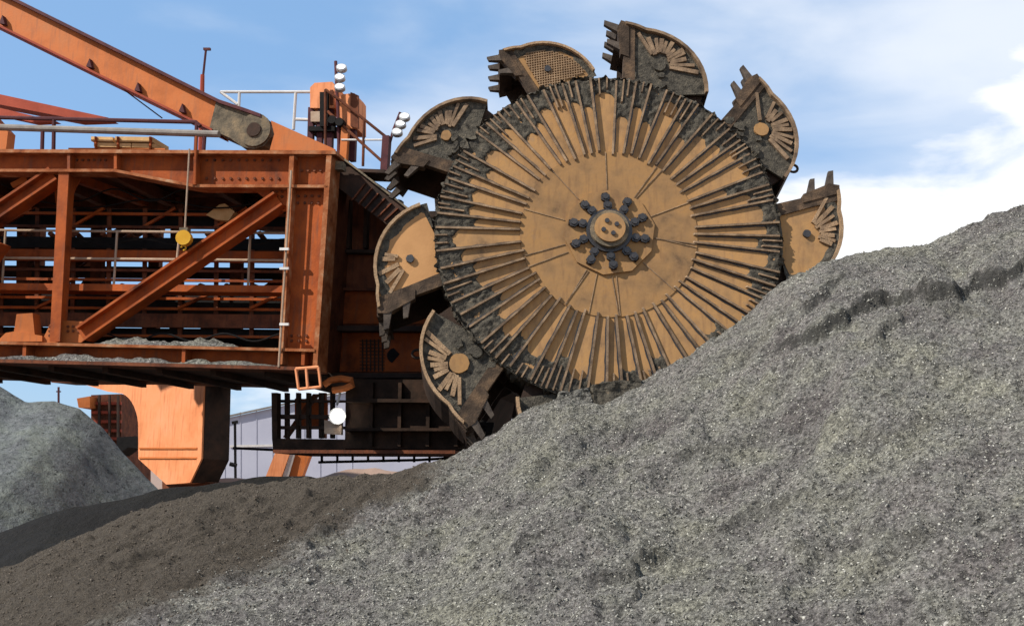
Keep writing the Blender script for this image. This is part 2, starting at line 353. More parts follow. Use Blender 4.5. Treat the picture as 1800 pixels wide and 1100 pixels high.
scatter('ore_lumps', 350, -4, 10, 7.5, 18.2, .02, .06, M['stone'], X, Y, Z, 'larger loose lumps of grey ore on the pile face')
M['clod'] = material('brown clods', [(.03, .025, .02), (.09, .073, .056), (.15, .125, .10), (.26, .235, .2)], 19, .9, .2, 60, stops=[.34, .46, .6, .72])
scatter('brown_grit', 40000, -11, 2, 11, 18.6, .007, .022, M['clod'], X, Y, Z, 'loose brown clods and grit on the lower left slope', -1)
# blue-grey heap on the left, windrow in front coloured black for its shadow
def ridge(name, pts, Yc, fs, bs, m, x0, x1, y0, y1, nx, ny, na, seed):
    P = [at(a, b, Yc) for a, b in pts]; px = [p.x for p in P]; pz = [p.z for p in P]
    X, Y = np.meshgrid(np.linspace(x0, x1, nx), np.linspace(y0, y1, ny))
    zc = np.interp(X, px, pz); z = zc - np.where(Y < Yc, fs * (Yc - Y), bs * (Y - Yc))
    z = z + na * (fbm(X * .5, Y * .5, 4, seed) + .6 * fbm(X * .3 + Y * .2, Y * 1.4, 4, seed + 3)) * np.clip(zc / 2, .2, 1)
    z = np.maximum(z, -.04 + 0 * z)
    return struct(link(name, grid_mesh(name, X, Y, z, m, True)))
ridge('ore_heap', [(-900, 560), (-400, 560), (-150, 610), (0, 680), (45, 705), (95, 701), (140, 712), (180, 742), (215, 785), (275, 852), (300, 880), (340, 920)], 34, .62, .6, M['oreback'], -40, -8, 22, 50, 320, 220, .22, 5)
ridge('ore_windrow', [(-600, 1160), (-200, 1010), (0, 932), (70, 905), (130, 882), (200, 872), (280, 856), (350, 848), (420, 840), (520, 838), (620, 850), (700, 890), (760, 930)], 22.5, .5, .7, M['oreshade'], -20, -1, 19, 27, 240, 110, .22, 8)

# ------------------------------------------------------------------ the bucket wheel
TH = R(9)
eN = V((0, -math.cos(TH), math.sin(TH))); eR = V((1, 0, 0)); eU = eN.cross(eR)
WC = at(1070, 409, 19.3)
def wpt(px, py):
    p = hit(px, py, WC, eN) - WC; return p.dot(eR), p.dot(eU)
RW = math.hypot(*wpt(1371, 400)); S = RW / 3.0
wheel = thing('bucket_wheel', 'huge tan dusty bucket wheel with radial fins digging into the grey pile', 'bucket wheel', WC)
Mw = Matrix((eR, eU, eN)).transposed().to_4x4(); wheel.rotation_euler = Mw.to_euler(); wheel.scale = (S, S, S)
def W(mb, name, m, parent=wheel, smooth=False): return mb.build(name, m, parent, world=False, smooth=smooth)
def pol(r, a, z=0): return V((r * math.cos(a), r * math.sin(a), z))
def disc(mb, r, z0, z1, n=96, jag=0, cx=0, cy=0, rot=0):
    pts = [V((cx, cy, z1)) + pol((r + random.uniform(-jag, jag)), rot + 2 * math.pi * k / n) for k in range(n)]
    return mb.prism(pts, V((0, 0, z0 - z1)))
W(disc(MB(), 2.96, -.10, 0, 220, .025), 'disc', M['tan'])
W(disc(MB(), 1.545, .004, .016, 140), 'inner_disc', M['tan'])
# drum behind the disc carries the buckets
d = MB(); disc(d, 2.82, -1.55, -.11, 120, .02); W(d, 'drum', M['crust'])
d = MB(); disc(d, 2.95, -1.66, -1.56, 120, .03); W(d, 'back_disc', M['bucketin'])
d = MB(); disc(d, .9, -3.2, -1.67, 48); W(d, 'axle', M['darksteel'])
# radial weld seams (fine raised strips) on the inner disc
for k, (a, off) in enumerate([(93, 0), (57, 0), (24, 0), (-6, 0), (-42, 0), (-100, -.06), (-118, 0), (-122, .1), (-84, .05), (-80, -.08), (199, 0), (166, 0), (132, 0), (51, .05), (-12, .1), (204, .08)]):
    a = R(a); n = pol(1, a + math.pi / 2)
    s = MB(); s.bar(pol(.8, a, .02) + n * off, pol(1.53, a, .02) + n * off, .013, .02, V((0, 0, 1))); W(s, 'weld_seam', M['tan2'] if k % 3 == 2 else M['fin'])
# hub
h = MB(); disc(h, .80, .017, .06, 10, .015, rot=.2); W(h, 'hub_plate', M['tan'])
h = MB(); disc(h, .40, .061, .12, 40); W(h, 'hub_ring', M['bolt'])
h = MB(); disc(h, .335, .121, .21, 40); W(h, 'hub_collar', M['gunk'])
h = MB(); disc(h, .265, .211, .26, 36); W(h, 'hub_cap', M['tan'])
for k in range(4):
    a = .45 + k * math.pi / 2; h = MB(); disc(h, .042, .261, .29, 8, cx=.125 * math.cos(a), cy=.125 * math.sin(a)); W(h, 'cap_bolt', M['bolt'])
bm_ = MB(); disc(bm_, .085, 0, .055, 6); disc(bm_, .05, .055, .085, 8); bolt_me = None
for k in range(10):
    a = R(22 + 36 * k)
    for rr, da in ((.475, 0), (.63, .05)):
        if bolt_me is None: o = W(bm_, 'hub_bolt', M['bolt']); bolt_me = o.data
        else: o = link('hub_bolt', bolt_me, wheel)
        o.location = pol(rr, a + da, .06); o.rotation_euler = (0, 0, a)
for k in range(10):
    a = R(22 + 36 * k); f = MB(); f.bar(pol(.41, a - .01, .075), pol(.72, a + .055, .075), .10, .03, V((0, 0, 1))); W(f, 'bolt_clamp', M['darkbrown'])
# long fins from the inner disc to the rim
pat = [1.25, .85, .9, 1.2, .8, 1.0]; ang = []; a = 88.0; k = 0
while a > 88 - 357:
    ang.append(R(a)); a -= pat[k % len(pat)] * 6.15 * random.uniform(.88, 1.12); k += 1
def fin_mesh(r0_, r1_, w, hgt):
    f = MB(); w0, w1 = w * 1.15, w * .8
    f.prism([V((r0_, -w / 2, 0)), V((r0_, w / 2, 0)), V((r1_, w / 2, 0)), V((r1_, -w / 2, 0))], V((0, 0, hgt)))
    f.v[4] += V((.03, 0, 0)); f.v[5] += V((.03, 0, 0)); return f
base_fins = [W(fin_mesh(1.46 + .03 * k, 2.97 + .02 * k, .036, .05 + .006 * k), 'fin', M['fin']) for k in range(3)]
for k, a in enumerate(ang):
    if k < 3: o = base_fins[k]
    else: o = link('fin', base_fins[random.randrange(3)].data, wheel)
    o.rotation_euler = (0, random.uniform(-.006, .006), a); o.location = (0, 0, 0)
    if k == 0:      # dark strip painting the fin's shadow along its trailing side
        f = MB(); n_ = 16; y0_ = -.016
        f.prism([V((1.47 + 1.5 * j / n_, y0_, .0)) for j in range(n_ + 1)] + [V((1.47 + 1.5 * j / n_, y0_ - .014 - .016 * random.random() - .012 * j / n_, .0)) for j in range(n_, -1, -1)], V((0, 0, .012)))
        shd = W(f, 'fin_shade', M['bolt'])
    else: shd = link('fin_shade', shd.data, wheel)
    shd.rotation_euler = (0, 0, a)
# short wear bars between them along the rim
sb = [W(fin_mesh(2.52 + .13 * k, 3.0 + .01 * k, .026, .052), 'wear_bar', M['fin']) for k in range(3)]; cnt = 0
for k, a in enumerate(ang):
    b_ = ang[(k + 1) % len(ang)] if k + 1 < len(ang) else ang[0] - 2 * math.pi
    w = a - b_; n = 1 if w < R(5.5) else 2
    if random.random() < .25: continue
    for j in range(n):
        aa = a - w * (j + 1) / (n + 1) + random.uniform(-.006, .006)
        if cnt < 3: o = sb[cnt]
        else: o = link('wear_bar', sb[random.randrange(3)].data, wheel)
        cnt += 1; o.rotation_euler = (0, 0, aa)
# caked ore on the outer part of the disc, a ragged tongue between each pair of fins
edges = sorted([x % (2 * math.pi) for x in ang]); edges.append(edges[0] + 2 * math.pi)
nth, nr = 1100, 46
th = np.linspace(edges[0], edges[-1], nth); rr = np.linspace(1.9, 3.03, nr)
T_, R_ = np.meshgrid(th, rr)
ei = np.clip(np.searchsorted(edges, th, side='right') - 1, 0, len(edges) - 2)
s_ = np.array([(t - edges[i]) / (edges[i + 1] - edges[i]) * 2 - 1 for t, i in zip(th, ei)])
def zone(t):      # how far out the clean part reaches, by place on the wheel
    d = math.degrees(t) % 360; z = 2.62
    for c, w, v in ((135, 34, -.14), (218, 20, -.26), (75, 30, -.06), (265, 22, -.05), (330, 20, .08), (180, 14, -.1), (20, 15, -.06), (355, 12, -.1)):
        dd = abs((d - c + 180) % 360 - 180); z += v * math.exp(-(dd / w) ** 2)
    return z
sec = np.array([min(2.93, zone((edges[i] + edges[i + 1]) / 2) + random.uniform(-.2, .22) - (.15 if random.random() < .18 else 0)) for i in range(len(edges) - 1)])
rb = sec[ei] - .15 * np.abs(s_) ** 2.6 + .03 * fbm(th * 60, th * 0, 3, 4)
rb = np.minimum(rb, 2.77 + .05 * fbm(th * 35, th * 0 + 2, 3, 8))
e_ = np.clip((R_ - rb[None]) / .05, 0, 1)
Zc = -.03 + e_ * (.05 + .034 * fbm(T_ * 26, R_ * 9, 4, 12, .65)) - .02 * (R_ > 3.0)
me = grid_mesh('ore_crust', R_ * np.cos(T_) * (1 + .004 * vnoise(T_ * 60, R_ * 12, 3)), R_ * np.sin(T_), Zc, M['crust'], True)
o = link('ore_crust', me, wheel); o['kind'] = 'stuff'
# ragged ore and broken fin ends round the rim edge
th = np.linspace(0, 2 * math.pi, 900); zz = np.linspace(.05, -.5, 10); T_, Z_ = np.meshgrid(th, zz)
Rr = 3.0 + .15 * fbm(T_ * 30, Z_ * 14, 3, 61, .7) - .05 * np.clip((.03 - Z_), 0, .3)
me = grid_mesh('rim_crust', Rr * np.cos(T_), Rr * np.sin(T_), Z_, M['crust'], True); o = link('rim_crust', me, wheel); o['kind'] = 'stuff'

# ---- buckets (local: x = -t, y = r; opening at t = 0, body trailing to t < 0)
def ell(a, sc_=1.0, c=(.32, 2.92), at_=1.24, ar=1.19):
    return c[0] + at_ * sc_ * math.sin(a), c[1] + ar * sc_ * math.cos(a)
arc0 = [(-.07, 4.2), (.06, 4.185), (.18, 4.16)] + [ell(R(x)) for x in range(0, 96, 8)]
def make_bucket(angle, style, lab, ys=1.0, xk=1.0):
    arc = arc0; sy, sx = ys, xk; ys = xk = 1.0
    D0, D1 = -.12, -1.5
    s = MB()      # shell: curved sheet with thickness, flaring a little to the back, plus back side plate
    n = len(arc)
    for k in range(n - 1):
        (x0, y0), (x1, y1) = arc[k], arc[k + 1]
        q = [V((x0, y0, D0)), V((x1, y1, D0)), V((x1 * 1.03, (y1 - 3) * 1.05 + 3, D1)), V((x0 * 1.03, (y0 - 3) * 1.05 + 3, D1))]
        c = V((.4, 2.95, 0)); nn = V(((x0 + x1) / 2 - c.x, (y0 + y1) / 2 - c.y, 0)).normalized() * -.05
        s.prism(q, nn)
    bk = [V((x, y, D1 + .02)) for x, y in arc] + [V((0.0, 2.7, D1 + .02))]
    s.prism(bk[::-1], V((0, 0, .05)))
    o = W(s, 'bucket', M['bucketin']); o['label'] = lab; o.rotation_euler = (0, 0, R(angle) - math.pi / 2); o.scale = (sx, sy, 1); o.location = pol(2.92 * (1 - sy), R(angle))
    def P(mb, name, m, smooth=False): return W(mb, name, m, o, smooth)
    # near side plate
    pl = [V((x, y, D0 + .03)) for x, y in [(x * .985, (y - 3) * .985 + 3) for x, y in arc]] + [V((.02, 2.75, D0 + .03))]
    P(MB().prism(pl, V((0, 0, -.06))), 'side_plate', {'dark': M['crust'], 'tan': M['crust'], 'mesh': M['tan'], 'light': M['tan'], 'peach': M['peach']}[style])
    if style in ('mesh', 'light', 'peach'):      # ore packed against the inside of the rim
        rr_ = np.linspace(.62, .985, 8); aa = np.linspace(R(-14), R(94), 60)
        A_, Q_ = np.meshgrid(aa, rr_)
        lim = {'mesh': .86}.get(style, .82) + .05 * fbm(A_ * 5, Q_ * 0 + 3, 3, int(angle))
        zz_ = D0 + .02 + np.clip((Q_ - lim) / .05, 0, 1) * (.035 + .04 * fbm(A_ * 9, Q_ * 7, 3, int(angle) + 5))
        me = grid_mesh('ore_crust', .32 * xk + 1.24 * xk * Q_ * np.sin(A_), 2.92 + 1.19 * ys * Q_ * np.cos(A_), zz_, M['crust'], True)
        c_ = link('ore_crust', me, o); c_['kind'] = 'stuff'
    # rim band standing proud along the curved edge
    bmesh_ = MB()
    for k in range(n - 1):
        (x0, y0), (x1, y1) = arc[k], arc[k + 1]
        a0, b0 = V((x0, y0, D0 + .13)), V((x1, y1, D0 + .13)); c = V((.4, 2.95, D0 + .13))
        ia, ib = a0 + (c - a0).normalized() * .055, b0 + (c - b0).normalized() * .055
        bmesh_.prism([a0, b0, ib, ia], V((0, 0, -.14)))
    P(bmesh_, 'rim_band', M['tan2'] if style != 'dark' else M['fin'])
    # fins fanning from the pivot boss to the rim
    fc = V((.63 * (.5 + .5 * xk), 3.42, D0 + .03)); nf = 0 if style == 'mesh' else 12; rb_ = random.Random(int(angle * 7)); fst = rb_.uniform(-48, -34); fsp = rb_.uniform(11.6, 13.4); bw = rb_.uniform(.85, 1.35)
    for k in range(nf):
        a = R(fst + fsp * k + rb_.uniform(-2.5, 2.5)); dv = V((math.sin(a), math.cos(a), 0)); ln = .2
        while ln < 1.2:                                # out to just short of the rim
            q = fc + dv * ln
            if q.x < .06 or ((q.x - .32) / 1.24) ** 2 + ((q.y - 2.92) / (1.19 * ys)) ** 2 > .84: break
            ln += .02
        if style in ('light', 'peach') and k > 7: continue
        if ln < .31: continue
        ln *= rb_.uniform(.82, 1.04)
        if rb_.random() < .06: continue
        f = MB(); f.bar(fc + dv * rb_.uniform(.18, .26), fc + dv * ln, (.048 + .016 * (k % 2)) * bw, .09, V((0, 0, 1))); P(f, 'fin', M['tan2'] if style != 'dark' else M['fin'])
    if style == 'mesh':
        f = MB()
        ins = lambda x, y: x > .27 and y > 3.02 and ((x - .32 * xk) / 1.24 / xk) ** 2 + ((y - 2.92) / (1.19 * ys)) ** 2 < .74
        for dx, dy, z in ((.45, .89, .035), (.97, -.24, .037)):
            for k in range(-30, 60):
                pts = [V((.3 - dy * .055 * k + dx * q, 3.05 + dx * .055 * k + dy * q, D0 + z)) for q in np.arange(-1.5, 2.5, .03)]
                pts = [p for p in pts if ins(p.x, p.y)]
                if len(pts) > 4: f.bar(pts[0], pts[-1], .016, .03, V((0, 0, 1)))
        P(f, 'wire_mesh', M['tan2'])['kind'] = 'stuff'
    f = MB(); disc(f, {48: .13, 159: .10, 235: .17}.get(int(angle), .12) if style in ('tan', 'dark') else .07, D0 + .031, D0 + .08, 20, .006, fc.x, fc.y); P(f, 'pivot_boss', (M['crust'] if 80 < angle < 90 else M['tan']) if style in ('tan', 'dark') else M['bolt'])
    # lip along the opening, side cutter block, teeth
    f = MB(); f.prism([V((-.01, 2.98, D0 + .07)), V((-.04, 3.55, D0 + .07)), V((-.10, 4.06, D0 + .07)), V((-.08, 4.21, D0 + .07)), V((.12, 4.17, D0 + .07)), V((.16, 3.6, D0 + .07)), V((.22, 2.98, D0 + .07))], V((0, 0, -.14))); P(f, 'side_lip', M['bucket'])
    f = MB(); f.prism([V((-.10, 3.55, D0 + .09)), V((-.21, 4.06, D0 + .09)), V((-.15, 4.23, D0 + .09)), V((.0, 4.19, D0 + .09)), V((.06, 3.5, D0 + .09))], V((0, 0, -.18))); P(f, 'cutter_block', M['bucket'])
    f = MB(); f.prism([V((-.20, 4.10, D0 - .1)), V((.1, 4.05, D0 - .1)), V((.14, 4.18, D0 - .1)), V((-.15, 4.26, D0 - .1))], V((0, 0, D1 - D0))); P(f, 'front_lip', M['bucketin'])
    def tooth(x, y, z, w=.10, ln=.3):
        f = MB(); f.prism([V((x, y - w / 2, z - .06)), V((x, y + w / 2, z - .06)), V((x, y + w / 2, z + .06)), V((x, y - w / 2, z + .06))], V((-ln * .93, ln * .36, 0)))
        for j in (4, 5, 6, 7): f.v[j] = f.v[j].lerp(V((x - ln * .93, y + ln * .36, z)), .4)
        P(f, 'tooth', M['tooth'])
    tooth(-.11, 3.70, D0 + .02, .14, .28); tooth(-.18, 4.06, D0 + .02, .15, .3)
    for z in (-.6, -1.0, -1.4): tooth(-.14, 4.18, z, .15, .26)
    # ore stuck in the mouth and on the side plate
    for j in range(rb_.randint(3, 6) if style in ('dark', 'tan') else 0):
        q = V((rb_.uniform(.05, .9), rb_.uniform(3.02, 3.25), D0 + .04)); f = MB(); rr_s = rb_.uniform(.05, .13); nn_ = 9
        f.prism([q + V((rr_s * rb_.uniform(.6, 1.3) * math.cos(6.283 * i / nn_), rr_s * rb_.uniform(.5, 1.0) * math.sin(6.283 * i / nn_), 0)) for i in range(nn_)], V((.01, .01, rb_.uniform(.02, .06)))); P(f, 'ore_clod', M['crust'])
    # lifting eye on the back
    x, y = ell(R(58)); c = V((x, y, -.75)); nrm = V((x - .4, y - 2.95, 0)).normalized(); tng = V((-nrm.y, nrm.x, 0))
    f = MB(); f.tube([c + nrm * (.09 + .09 * math.sin(g)) + tng * .075 * math.cos(g) for g in np.linspace(-1.0, 4.14, 13)], .026, 6); P(f, 'lifting_eye', M['bucketin'])
    # mounting feet down to the drum
    for z in (D0 - .1, D1 + .25):
        P(MB().prism([V((.0, 2.6, z)), V((.0, 3.0, z)), V((1.5, 3.02, z)), V((1.35, 2.5, z))], V((0, 0, -.1))), 'mounting_foot', M['bucketin'])
    return o
for a, st, lab in [(13, 'light', 'bucket at the right edge of the wheel, mouth up, beside the pile'), (48.5, 'dark', 'dark crusted bucket at upper right with two upright teeth'),
                   (85.5, 'dark', 'dark crusted bucket at the very top of the wheel'), (118.5, 'mesh', 'tan bucket with fine mesh side at upper left of the wheel'),
                   (159.5, 'dark', 'dark crusted bucket at left, next to the small floodlight'), (200.5, 'peach', 'bucket with bright peach side in front of the boom head'),
                   (235, 'tan', 'bucket at lower left with round boss, teeth down'), (271, 'tan', 'bucket half hidden under the wheel'), (306, 'dark', 'bucket buried in the pile'), (341, 'dark', 'bucket buried in the pile')]:
    make_bucket(a, st, lab, {118.5: .9, 159.5: .9, 85.5: 1.04}.get(a, 1.0),   .82 if a == 118.5 else 1.0)

# ------------------------------------------------------------------ the boom
YAW = R(12)
ub = V((math.cos(YAW), -math.sin(YAW), 0)); dep = V((math.sin(YAW), math.cos(YAW), 0))
BP = at(580, 450, 21.4)
def B(px, py, w=0.0): return hit(px, py, BP + dep * w, dep)
def ext(mb, pts, w0, w1): return mb.prism([B(a, b, w0) for a, b in pts], dep * (w1 - w0))
def strip(mb, line, th_px, w0, w1):                     # thin plate along a pixel polyline
    for (a, b), (c, d) in zip(line[:-1], line[1:]): ext(mb, [(a, b), (c, d), (c, d + th_px), (a, b + th_px)], w0, w1)
    return mb
BW = 3.8
boom = thing('reclaimer_boom', 'rusty orange riveted truss boom carrying the bucket wheel', 'boom', B(300, 640, 1.9))
def bpart(name, m, fn, parent=boom):
    mb = MB(); fn(mb); return mb.build(name, m, parent)
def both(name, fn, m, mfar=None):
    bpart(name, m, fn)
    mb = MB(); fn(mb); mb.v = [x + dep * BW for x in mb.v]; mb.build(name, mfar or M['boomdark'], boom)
LX = -260
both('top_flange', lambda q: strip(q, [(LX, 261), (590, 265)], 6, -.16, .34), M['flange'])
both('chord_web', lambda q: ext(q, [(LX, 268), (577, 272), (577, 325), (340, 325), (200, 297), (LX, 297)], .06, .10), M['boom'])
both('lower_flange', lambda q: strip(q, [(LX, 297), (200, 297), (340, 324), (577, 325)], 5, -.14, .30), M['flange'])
for x in (-120, 118, 200, 340, 512):
    yb = 297 if x <= 200 else 324
    bpart('stiffener', M['boom'], lambda q, x=x, yb=yb: ext(q, [(x, 269), (x + 5, 269), (x + 5, yb), (x, yb)], -.12, .055))
def column(q):
    ext(q, [(514, 330), (574, 330), (553, 614), (495, 614)], .07, .12)
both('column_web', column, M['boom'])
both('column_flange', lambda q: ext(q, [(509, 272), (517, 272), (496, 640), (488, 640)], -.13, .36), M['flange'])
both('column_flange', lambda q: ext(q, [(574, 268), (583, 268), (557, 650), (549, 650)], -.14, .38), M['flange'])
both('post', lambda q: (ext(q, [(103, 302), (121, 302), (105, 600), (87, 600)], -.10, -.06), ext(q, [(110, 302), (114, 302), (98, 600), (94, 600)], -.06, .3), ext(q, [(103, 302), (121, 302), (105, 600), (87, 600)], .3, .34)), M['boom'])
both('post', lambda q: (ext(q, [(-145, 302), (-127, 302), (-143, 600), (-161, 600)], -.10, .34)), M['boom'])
def diag(q, x0, y0, x1, y1, hw):
    l = math.hypot(x1 - x0, y1 - y0); nx, ny = -(y1 - y0) / l, (x1 - x0) / l
    e = lambda s0, s1: [(x0 + nx * s0, y0 + ny * s0), (x1 + nx * s0, y1 + ny * s0), (x1 + nx * s1, y1 + ny * s1), (x0 + nx * s1, y0 + ny * s1)]
    ext(q, e(-hw, -hw + 4), -.10, .26); ext(q, e(hw - 4, hw), -.10, .26); ext(q, e(-hw + 4, hw - 4), .06, .09)
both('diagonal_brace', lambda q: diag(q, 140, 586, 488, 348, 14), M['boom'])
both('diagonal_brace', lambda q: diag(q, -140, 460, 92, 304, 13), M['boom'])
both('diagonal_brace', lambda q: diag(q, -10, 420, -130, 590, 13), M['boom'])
both('gusset_plate', lambda q: ext(q, [(72, 602), (92, 562), (165, 566), (176, 575), (142, 602)], .12, .16), M['tie'])
both('gusset_plate', lambda q: ext(q, [(440, 330), (512, 330), (510, 372), (488, 370), (470, 352)], .12, .16), M['boom'])
both('gusset_plate', lambda q: ext(q, [(60, 302), (150, 302), (132, 330), (118, 372), (100, 372), (95, 330)], .36, .40), M['boom'])
# bottom chord
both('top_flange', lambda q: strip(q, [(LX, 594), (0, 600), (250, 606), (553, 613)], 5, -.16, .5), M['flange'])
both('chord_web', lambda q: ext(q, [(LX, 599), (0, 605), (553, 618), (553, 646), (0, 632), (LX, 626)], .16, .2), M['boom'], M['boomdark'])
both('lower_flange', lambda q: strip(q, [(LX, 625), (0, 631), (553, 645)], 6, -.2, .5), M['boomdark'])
for x in (-60, 40, 320, 530):
    yy = 602 + x * .022
    bpart('stiffener', M['boom'], lambda q, x=x, yy=yy: ext(q, [(x, yy + 3), (x + 6, yy + 3), (x + 5, yy + 28), (x - 1, yy + 28)], -.12, .155))
bolt_src = None
def bolts(pts, w):
    global bolt_src
    for a, b in pts:
        p = B(a, b, w)
        if bolt_src is None:
            mb = MB(); mb.prism([p + ub * .03 * math.cos(g) + V((0, 0, 1)) * .03 * math.sin(g) for g in np.linspace(0, 6.283, 7)[:-1]], dep * -.025)
            mb.v = [x - p for x in mb.v]; bolt_src = mb.build('bolt', M['boomdark'], boom, world=False); bolt_src.location = p - boom.location
        else: o = link('bolt', bolt_src.data, boom); o.location = p - boom.location
bolts([(525 + 12 * i - .075 * 12 * j, 345 + 12 * j) for i in range(4) for j in (0, 1)] + [(500 + 13 * i, 590 + 9 * j) for i in range(4) for j in (0, 1)], .069)
bolts([(350 + 14 * i, 282) for i in range(11)] + [(350 + 14 * i, 314) for i in range(11)] + [(126 + 10 * i, 282) for i in range(7)] + [(520 + 11 * i, 300) for i in range(5)], .059)
bolts([(88 + 9 * i, 574 + 8 * j) for i in range(3) for j in range(3)] + [(120 + 9 * i, 574 + 8 * j) for i in range(4) for j in range(2)] + [(478 + 9 * i, 337 + 9 * j) for i in range(3) for j in range(2)], .119)
# decks: upper deck, floor plate, cross beams
bpart('upper_deck', M['boomdark'], lambda q: ext(q, [(LX, 276), (580, 282), (580, 288), (LX, 282)], .36, BW - .2))
bpart('floor_plate', M['darksteel'], lambda q: ext(q, [(LX, 629), (0, 634), (556, 650), (556, 656), (0, 641), (LX, 635)], .52, BW - .2))
for x in range(-200, 560, 95):
    y0 = 640 + x * .027
    bpart('floor_beam', M['darksteel'], lambda q, x=x, y0=y0: ext(q, [(x, y0), (x + 10, y0), (x + 10, y0 + 10), (x, y0 + 10)], .3, BW + .2))
for x in (-100, 60, 190, 330, 460):
    bpart('cross_beam', M['boomdark'], lambda q, x=x: ext(q, [(x, 289), (x + 14, 289), (x + 14, 312), (x, 312)], .36, BW))
for (x0, y0, x1, y1) in [(130, 312, 270, 362), (-60, 330, 60, 372)]:
    bpart('sway_brace', M['boom'], lambda q, a=(x0, y0, x1, y1): (q.bar(B(a[0], a[1], .5), B(a[2], a[3], 3.2), .16, .18)))
# right end frame of the box and the narrower head behind the wheel
bpart('end_plate', M['boomdark'], lambda q: q.prism([B(582, 300, .40), B(557, 648, .40), B(557, 648, .40) + dep * 1.3, B(582, 300, .40) + dep * 1.3], ub * -.05))
hw = 1.7
for yy0, yy1 in ((512, 569), (584, 653)): bpart('web_panel', M['boom'], lambda q, a=yy0, b=yy1: ext(q, [(598, a), (1030, a), (1030, b), (590, b)], hw - .03, hw - .004))
bpart('head_plate', M['boomdark'], lambda q: ext(q, [(560, 290), (610, 290), (745, 395), (840, 430), (1040, 430), (1040, 660), (555, 660)], hw, hw + .1))
bpart('head_flange', M['darksteel'], lambda q: strip(q, [(575, 572), (1040, 574)], 9, hw - .35, hw - .002))
bpart('head_flange', M['darksteel'], lambda q: strip(q, [(570, 655), (1040, 657)], 8, hw - .45, hw - .002))
bpart('head_flange', M['darksteel'], lambda q: strip(q, [(590, 438), (760, 440)], 6, hw - .2, hw - .002))
bpart('head_flange', M['boomdark'], lambda q: strip(q, [(590, 505), (760, 507)], 5, hw - .15, hw - .002))
for x in (610, 640, 700): bpart('stiffener', M['darksteel'], lambda q, x=x: ext(q, [(x, 350), (x + 6, 352), (x + 4, 436), (x - 2, 436)], hw - .16, hw - .003))
for k in range(9): bpart('vent_slat', M['boomdark'], lambda q, k=k: ext(q, [(632, 598 + k * 6), (676, 598 + k * 6), (676, 600.5 + k * 6), (632, 600.5 + k * 6)], hw - .05, hw - .031))
for k in range(6): bpart('vent_bar', M['darksteel'], lambda q, k=k: ext(q, [(636 + k * 7, 596), (638 + k * 7, 596), (638 + k * 7, 652), (636 + k * 7, 652)], hw - .075, hw - .051))
cr = [(696 - 16 * math.cos(g), 625 - 14 * math.sin(g)) for g in np.linspace(-1.1, 1.3, 8)]
bpart('access_hatch', M['black'], lambda q: ext(q, cr + [(702, 622)], hw - .05, hw - .031))
# inclined beam from the boom top down to the wheel axle
bpart('inclined_beam', M['darksteel'], lambda q: ext(q, [(585, 292), (600, 278), (742, 388), (742, 420), (700, 410), (588, 325)], .55, 1.4))
bpart('beam_edge', M['gunk'], lambda q: strip(q, [(600, 274), (742, 384)], 4, .45, 1.45))
for k in range(7):
    t = k / 7; bpart('cover_rib', M['boomdark'], lambda q, t=t: ext(q, [(640 + 80 * t, 322 + 62 * t), (643 + 80 * t, 322 + 62 * t), (620 + 80 * t, 352 + 50 * t), (617 + 80 * t, 352 + 50 * t)], .50, .549))
bpart('lug_plate', M['gunk'], lambda q: ext(q, [(585, 282), (602, 284), (602, 298), (585, 298)], .1, .3))
bpart('gearbox', M['darksteel'], lambda q: (ext(q, [(760, 300), (830, 260), (960, 300), (960, 560), (780, 560)], 1.2, 1.69)))
# pin bracket for the tie beam
for w in (.35, 1.15):
    bpart('pin_bracket', M['tie'], lambda q, w=w: ext(q, [(474, 264), (482, 236), (476, 212), (588, 262), (588, 265)], w, w + .07))
bpart('pin', M['darksteel'], lambda q: q.tube([B(444, 229, .36), B(444, 229, .36) + dep * .9], .14, 16))
# small fittings
bpart('ladder_bracket', M['fresh'], lambda q: [q.tube([B(a, b, -.25), B(c, d, -.25)], .03, 6) for a, b, c, d in [(520, 648, 525, 684), (538, 645, 541, 682), (560, 645, 564, 680), (520, 648, 560, 645), (525, 684, 564, 680)]] + [q.bar(B(522, 650, -.25), B(522, 650, .5), .06, .06), q.bar(B(560, 648, -.25), B(560, 648, .5), .06, .06)])
bpart('orange_clamp', M['tie'], lambda q: q.tube([B(x, y, .7) for x, y in [(570, 676), (582, 668), (600, 665), (618, 668), (620, 676), (605, 683), (585, 686)]], .07, 7))
bpart('motor_bracket', M['tie'], lambda q: (ext(q, [(22, 600), (29, 552), (57, 550), (62, 598)], .1, .35), ext(q, [(-6, 600), (10, 585), (26, 582), (74, 590), (74, 600)], .06, .42)))
bpart('bearing_bracket', M['cream'], lambda q: ext(q, [(362, 378), (385, 360), (395, 358), (412, 372), (402, 388), (380, 386)], 1.0, 1.3))
bpart('bearing_bracket', M['tie'], lambda q: ext(q, [(18, 322), (45, 308), (48, 318), (22, 330)], 1.0, 1.3))
bpart('ladder_rail', M['rail'], lambda q: q.tube([B(512, 300, -.2), B(490, 645, -.2)], .022, 6))
for y in (438, 472, 570): bpart('rail_clip', M['whiterail'], lambda q, y=y: q.bar(B(492, y, -.22), B(508, y, -.22), .05, .05))
